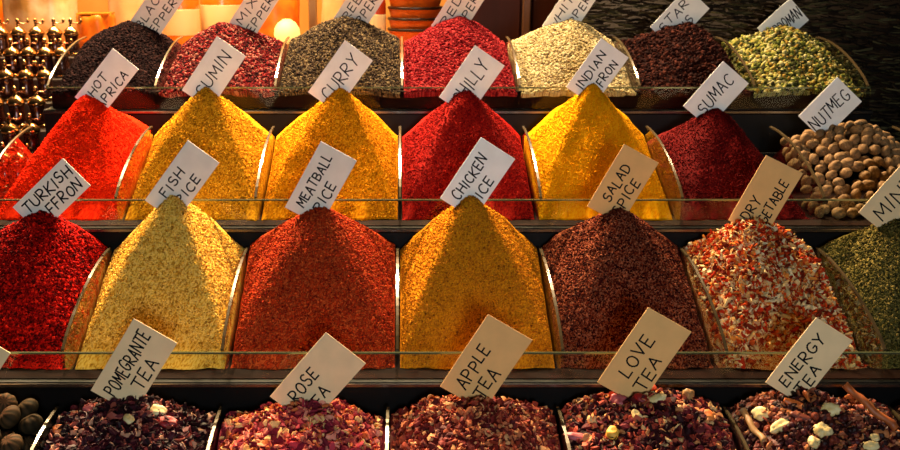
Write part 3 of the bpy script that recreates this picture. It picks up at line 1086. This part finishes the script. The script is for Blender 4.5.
MILL0 = mill_parts()
first = True
rows = [(3.05, 18, [-1, 17, 35, 53, 70], 'topmost'), (2.93, 38, [-9, 10, 27, 44, 60], 'second'), (2.80, 60, [-16, 4, 24, 43], 'third'),
        (2.67, 86, [-7, 14, 35], 'fourth'), (2.545, 113, [-14, 8, 29], 'fifth'), (2.42, 142, [-20, 2, 24], 'sixth')]
ORD = ['leftmost', 'second from the left', 'third from the left', 'fourth from the left', 'fifth from the left']
rack = empty('mill_rack', (-1.12, 2.7, 0))
tag(rack, 'dark stepped stand carrying the brass pepper mills at the far left', 'stand')
M_RACK = wood('dark_rack_wood', (30, 14, 8), (52, 26, 14), .5)
for (yy, py, xs, nm) in rows:
    top = at(30, py, yy).z
    zs = top - .112
    b = MB(); b.bbox(-1.42, -.915, yy - .0625, yy + .0625, 0, zs, .003)
    st = b.build('step', M_RACK, rack)
    st.matrix_parent_inverse = Matrix.Translation(-rack.location)
    vis = [x for x in xs if x > -14]
    for i, px in enumerate(vis):
        x = min(at(px, py, yy).x, -.943)
        m = MILL0 if first else copy_tree(MILL0)
        first = False
        m.location = (x, yy, zs)
        m.rotation_euler = (0, 0, random.choice([0, .2, -.3, 3.0, .5]) + random.uniform(-.2, .2))
        tag(m, 'brass-domed dark pepper mill, %s in the %s row of mills' % (ORD[i], nm), 'pepper mill', 'brass pepper mills at the far left')

# ------------------------------------------------------------------ background of the shop
floor = MB(); floor.box(-4, 4, -1, 5, -.05, 0)
struct(floor.build('floor', plain('floor_tile', (60, 48, 40), .5, c2=(76, 62, 52), scale=3)))
wb = MB(); wb.box(-4, 4, 4.3, 4.4, 0, 3.2)
struct(wb.build('wall_back', plain('ochre_plaster', (214, 140, 54), .7, c2=(226, 160, 76), scale=4)))
cl = MB(); cl.box(-4, 4, 2.95, 4.4, 2.9, 3.0)
struct(cl.build('ceiling', plain('ceiling_paint', (150, 120, 84), .8)))

ctr_y0, ctr_y1 = 3.30, 3.95
zc_ = at(200, 50, 3.55).z
root = empty('back_counter', (-.55, ctr_y0, 0))
tag(root, 'brown wooden counter behind the stall carrying bags and jars', 'counter')
M_WOODB = wood('counter_wood', (150, 88, 36), (186, 118, 56), .45, (3, 20, 20))
b = MB(); b.bbox(-2.1, .165, ctr_y0, ctr_y1, zc_ - .03, zc_, .004)
o = b.build('worktop', M_WOODB, root); o.matrix_parent_inverse = Matrix.Translation(-root.location)
b = MB(); b.box(-2.08, .155, ctr_y0 + .03, ctr_y1 - .02, 0, zc_ - .031)
o = b.build('cabinet_body', wood('cabinet_wood', (96, 50, 22), (130, 72, 34)), root); o.matrix_parent_inverse = Matrix.Translation(-root.location)


def sack(name, px0, px1, y, hgt, mat, label, cat, seed, tie=True, tiem=None, depth=.07):
    """soft bag: a lofted body with folds that gathers at a tied neck"""
    x0, x1 = at(px0, 30, y).x, at(px1, 30, y).x
    c, w = (x0 + x1) / 2, (x1 - x0) / 2
    n, m = 40, 18
    r = random.Random(seed)
    ph = [r.uniform(0, 6) for _ in range(5)]
    V, Fs = [], []
    prof = [(0.0, .82), (.03, .96), (.12, 1.02), (.3, 1.0), (.5, .96), (.65, .9), (.76, .74), (.83, .5), (.87, .36), (.91, .42), (.96, .6), (1, .68)] if tie else \
        [(0.0, .86), (.03, .98), (.15, 1.02), (.4, 1.0), (.7, .97), (.88, .95), (.97, .9), (1, .82)]
    for t, s in prof:
        for i in range(n):
            a = 2 * math.pi * i / n
            f = 1 + (.03 + .10 * max(0, t - .35)) * math.sin(a * 7 + ph[0] + t * 3) + .035 * math.sin(a * 3 + ph[1] - t * 5)
            V.append((w * s * f * math.cos(a), depth * s * f * math.sin(a), hgt * t + .004 * math.sin(a * 2 + ph[2]) * t))
    for k in range(len(prof) - 1):
        for i in range(n):
            j = (i + 1) % n
            Fs.append((k * n + i, k * n + j, k * n + n + j, k * n + n + i))
    Fs += [tuple(range(n - 1, -1, -1)), tuple(range((len(prof) - 1) * n, len(prof) * n))]
    root = empty(name, (c, y, zc_ + .0005))
    tag(root, label, cat)
    b = MB(); b.add(V, Fs)
    b.build('bag_body', mat, root, True)
    if tie:
        b = MB()
        b.tube([(w * .40 * math.cos(q * math.pi / 8), depth * .42 * math.sin(q * math.pi / 8), hgt * .87) for q in range(17)], .004, 6)
        b.build('tie', tiem or M_BRASS, root, True)
    else:
        b = MB(); b.bbox(-w * .84, w * .84, -depth * .80, depth * .80, hgt * 1.0, hgt * 1.03, .004)
        b.build('folded_top', tiem or mat, root)
    return root


def jar(name, px0, px1, y, hgt, mat, lidm, label, cat, lid=True):
    x0, x1 = at(px0, 30, y).x, at(px1, 30, y).x
    c, r = (x0 + x1) / 2, (x1 - x0) / 2
    root = empty(name, (c, y, zc_ + .0005))
    tag(root, label, cat)
    b = MB(); b.lathe([(r * .86, 0), (r * .97, .008), (r, .03), (r, hgt * .72), (r * .92, hgt * .82), (r * .62, hgt * .88), (r * .6, hgt * .93)], 28)
    b.build('jar_body', mat, root, True)
    b = MB(); b.lathe([(r * .66, hgt * .931), (r * .68, hgt * .94), (r * .68, hgt * 1.03), (r * .6, hgt * 1.05)], 28)
    b.build('lid', lidm, root, True)
    b = MB(); b.lathe([(r * 1.006, hgt * .22), (r * 1.01, hgt * .23), (r * 1.01, hgt * .56), (r * 1.006, hgt * .57)], 28)
    b.build('paper_band', plain('cream_label', (236, 208, 150), .6), root, True)
    return root


M_CREAM = plain('cream_bag', (214, 176, 116), .5, 0, .4, c2=(232, 200, 148), scale=9)
M_WHITEB = plain('white_gold_bag', (232, 208, 160), .35, 0, .5, c2=(200, 146, 72), scale=12)
M_ORAN = plain('orange_bag', (206, 92, 10), .4, 0, .4, c2=(236, 150, 30), scale=14)
M_ORAN2 = plain('amber_jar', (220, 106, 14), .2, 0, .5, c2=(232, 140, 36), scale=10)
M_REDO = plain('red_orange_jar', (172, 52, 16), .25, 0, .5)
M_BOWL = plain('orange_glaze', (206, 92, 20), .2, 0, .5)
M_RIM = plain('dark_rim', (36, 16, 10), .3)

sack('cloth_bag', -26, 9, 3.62, .30, M_ORAN, 'orange bag at the upper left edge behind the mills', 'bag', 1, False)
sack('plastic_bag', 8, 78, 3.50, .27, M_WHITEB, 'large crinkled white and gold bag behind the pepper mills', 'bag', 2, False, depth=.10)
sack('cloth_bag', 78, 116, 3.44, .13, M_ORAN, 'low yellow-orange bag between the crinkled bag and the paper bag', 'bag', 3, False, depth=.06)
sack('paper_bag', 112, 166, 3.70, .31, M_CREAM, 'cream paper bag behind the BLACK PEPPER card', 'bag', 4, False)
jar('spice_jar', 164, 200, 3.52, .25, M_ORAN2, M_CREAM, 'orange jar with a cream band right of the cream paper bag', 'jar')
jar('spice_jar', 202, 244, 3.60, .27, M_ORAN2, M_REDO, 'amber orange jar left of the MIX PEPPER card', 'jar')
sack('cloth_bag', 246, 300, 3.72, .29, M_ORAN, 'bright orange bag right of the MIX PEPPER card', 'bag', 5, False)
sack('paper_bag', 322, 366, 3.66, .30, M_CREAM, 'cream paper bag behind the GREEN PEPPER card', 'bag', 6, False)
jar('spice_jar', 363, 386, 3.50, .22, M_REDO, M_RIM, 'small red-orange jar right of the GREEN PEPPER card', 'jar')

# small glowing lamp between the bags
p = at(287, 30, 3.45)
root = empty('table_lamp', (p.x, 3.45, zc_ + .0005))
tag(root, 'small glowing pale yellow lamp beside the wooden post', 'lamp')
b = MB(); b.lathe([(.03, 0), (.032, .004), (.026, .012), (.010, .018), (.008, .03)], 20)
b.build('lamp_base', M_BRASS, root, True)
b = MB(); b.lathe([(.022, .0301), (.038, .04), (.045, .06), (.042, .082), (.030, .100), (.012, .112)], 24)
m, nt, bs = newmat('lit_globe')
bs.inputs['Base Color'].default_value = lin((250, 226, 160))
bs.inputs['Emission Color'].default_value = lin((255, 214, 120))
bs.inputs['Emission Strength'].default_value = 1.1
b.build('lamp_globe', m, root, True)

# wooden post
p = at(312, 15, 3.34)
b = MB(); b.bbox(p.x - .014, p.x + .014, 3.36, 3.388, zc_ + .0005, 2.9, .003)
tag(b.build('wooden_post', wood('post_wood', (140, 92, 34), (176, 124, 56), .5, (30, 30, 3))), 'slim brown wooden post standing on the counter left of the GREEN PEPPER card', 'post')

# stack of bowls
p = at(415, 30, 3.5)
for i in range(4):
    z = zc_ + .0005 + .036 * i
    root = empty('bowl', (p.x, 3.5, z))
    s = 1.0
    b = MB()
    b.lathe([(.036, 0), (.038, .004), (.036, .008), (.064, .022), (.084, .045), (.092, .075), (.0925, .080), (.0885, .080), (.087, .075), (.079, .047), (.060, .028), (.03, .016), (.001, .014)], 32)
    b.build('bowl_body', M_BOWL, root, True)
    b = MB(); V = []
    b.lathe([(.0926, .0715), (.0945, .0725), (.0945, .0795), (.0927, .0805)], 32)
    b.build('rim_stripe', M_RIM, root, True)
    tag(root, ['orange bowl with a dark rim, lowest of the stack behind the red peppercorns', 'orange dark-rimmed bowl, second from the bottom of its stack',
               'orange dark-rimmed bowl, third from the bottom of its stack', 'orange dark-rimmed bowl, topmost of its stack'][i], 'bowl', 'stack of orange bowls')

# dark wooden cabinet behind the white peppercorns
root = empty('wooden_cabinet', (.78, 3.55, 0))
tag(root, 'dark brown wooden cabinet behind the red and white peppercorns', 'cabinet')
M_DW = wood('dark_wood', (38, 13, 5), (62, 24, 9), .5, (14, 14, 2))
M_DW.node_tree.nodes['Principled BSDF'].inputs['Specular IOR Level'].default_value = .1
M_DW2 = wood('post_brown', (72, 40, 18), (98, 58, 28), .5, (20, 20, 2))
xa, xb = at(455, 30, 3.55).x, at(600, 30, 3.55).x
xm = at(526, 30, 3.55).x
for nm, (q0, q1, yy0, yy1, mt) in {'cabinet_body': (xa, xb, 3.57, 4.0, M_DW), 'door_panel': (xa + .02, xm - .02, 3.555, 3.569, M_DW), 'stile': (xm - .014, xm + .014, 3.54, 3.569, M_DW2)}.items():
    b = MB(); b.bbox(q0, q1, yy0, yy1, 0 if nm == 'cabinet_body' else .2, 2.4, .004)
    o = b.build(nm, mt, root); o.matrix_parent_inverse = Matrix.Translation(-root.location)
b = MB(); b.bbox(xm + .02, xb - .02, 3.555, 3.569, .2, 2.4, .004)
o = b.build('door_panel', M_DW, root); o.matrix_parent_inverse = Matrix.Translation(-root.location)

# bank of dark dried stalks at the right
N = 15000
px = rng.uniform(.50, 2.1, N)
pz = rng.uniform(.6, 1.75, N)
py_ = 3.02 + .05 * rng.uniform(0, 1, N) + .06 * fbm(px, pz, 4, 3, 3)
V0, T0 = t_strip(1.0, .030, .22, .05, 3, .1, .3)
ang = rng.normal(-.06, .16, N)
Ls = rng.uniform(.03, .07, N)
ca, sa = np.cos(ang), np.sin(ang)
P = V0[None] * np.stack([Ls, Ls, Ls], 1)[:, None, :] * np.array([1, 1.4, 1.4])
yaw = rng.normal(0, .2, N)
X = P[:, :, 0] * ca[:, None] - P[:, :, 2] * sa[:, None]
Z = P[:, :, 0] * sa[:, None] + P[:, :, 2] * ca[:, None]
Yv = P[:, :, 1] + X * np.sin(yaw)[:, None] - .012
V = np.stack([X + px[:, None], Yv + py_[:, None], Z + pz[:, None]], 2).reshape(-1, 3)
T = (T0[None] + (np.arange(N) * len(V0))[:, None, None]).reshape(-1, 3)
rv = np.repeat(rng.uniform(0, 1, N), len(V0))
bk = MB(); bk.box(.50, 2.12, 3.08, 3.16, 0, 1.76)
kV = np.array([tuple(v) for v in bk.V]); kT = np.array([t for f in bk.F for t in ((f[0], f[1], f[2]), (f[0], f[2], f[3]))])
o = link('dried_stalks', tri_mesh('dried_stalks', np.concatenate([V, kV]), np.concatenate([T, kT + len(V)]), np.concatenate([rv, np.full(len(kV), .1)])),
         grain_mat('stalk', [(26, 18, 12), (56, 42, 27), (24, 17, 13), (56, 50, 29), (45, 32, 20), (86, 78, 50), (32, 22, 15)], .75, True, .12))
tag(o, 'bank of dark brown and olive dried stalks behind the right end of the top shelf', 'dried stalks', None, 'stuff')


# ------------------------------------------------------------------ light
def area(name, loc, target, size, power, c, size_y=None, spread=None):
    l = bpy.data.lights.new(name, 'AREA')
    l.energy = power
    l.color = c
    l.size = size
    if size_y:
        l.shape = 'RECTANGLE'
        l.size_y = size_y
    if spread:
        l.spread = spread
    o = bpy.data.objects.new(name, l)
    o.location = loc
    o.rotation_euler = (Vector(target) - Vector(loc)).to_track_quat('-Z', 'Y').to_euler()
    COL.objects.link(o)
    return o


def spot(name, loc, target, power, c, r=.03, cone=84, blend=.4):
    l = bpy.data.lights.new(name, 'SPOT')
    l.energy = power
    l.color = c
    l.shadow_soft_size = r
    l.spot_size = R(cone)
    l.spot_blend = blend
    o = bpy.data.objects.new(name, l)
    o.location = loc
    o.rotation_euler = (Vector(target) - Vector(loc)).to_track_quat('-Z', 'Y').to_euler()
    COL.objects.link(o)
    return o


def bulb(name, loc, power, c, r=.03):
    l = bpy.data.lights.new(name, 'POINT')
    l.energy = power
    l.color = c
    l.shadow_soft_size = r
    o = bpy.data.objects.new(name, l)
    o.location = loc
    COL.objects.link(o)
    return o


WARM = (1, .72, .42)
for i, (x, p) in enumerate([(-1.5, 440), (-1.0, 340), (-.5, 390), (.0, 390), (.5, 240), (1.0, 80)]):
    spot('stall_spot', (x, 3.42, ZC + 1.06), (x, 2.12, ZC - .48), p, WARM)
# shop interior behind
area('shop_lamp', (-.9, 3.2, 2.75), (-.9, 3.65, 1.3), .5, 62, (1, .68, .32))
area('shop_lamp', (0, 3.2, 2.75), (0, 3.65, 1.3), .5, 34, (1, .68, .34))
# street light from the front
area('street_light', (.35, -1.8, 1.72), (.0, 2.2, 1.15), 0.55, 52, (.82, .93, 1.0))

w = bpy.data.worlds.new('evening')
S.world = w
w.use_nodes = True
w.node_tree.nodes['Background'].inputs['Color'].default_value = (.9, .75, .6, 1)
w.node_tree.nodes['Background'].inputs['Strength'].default_value = .02

S.view_settings.view_transform = 'Standard'
S.view_settings.look = 'None'
S.view_settings.exposure = 0
S.view_settings.gamma = 1
S.view_settings.use_curve_mapping = False
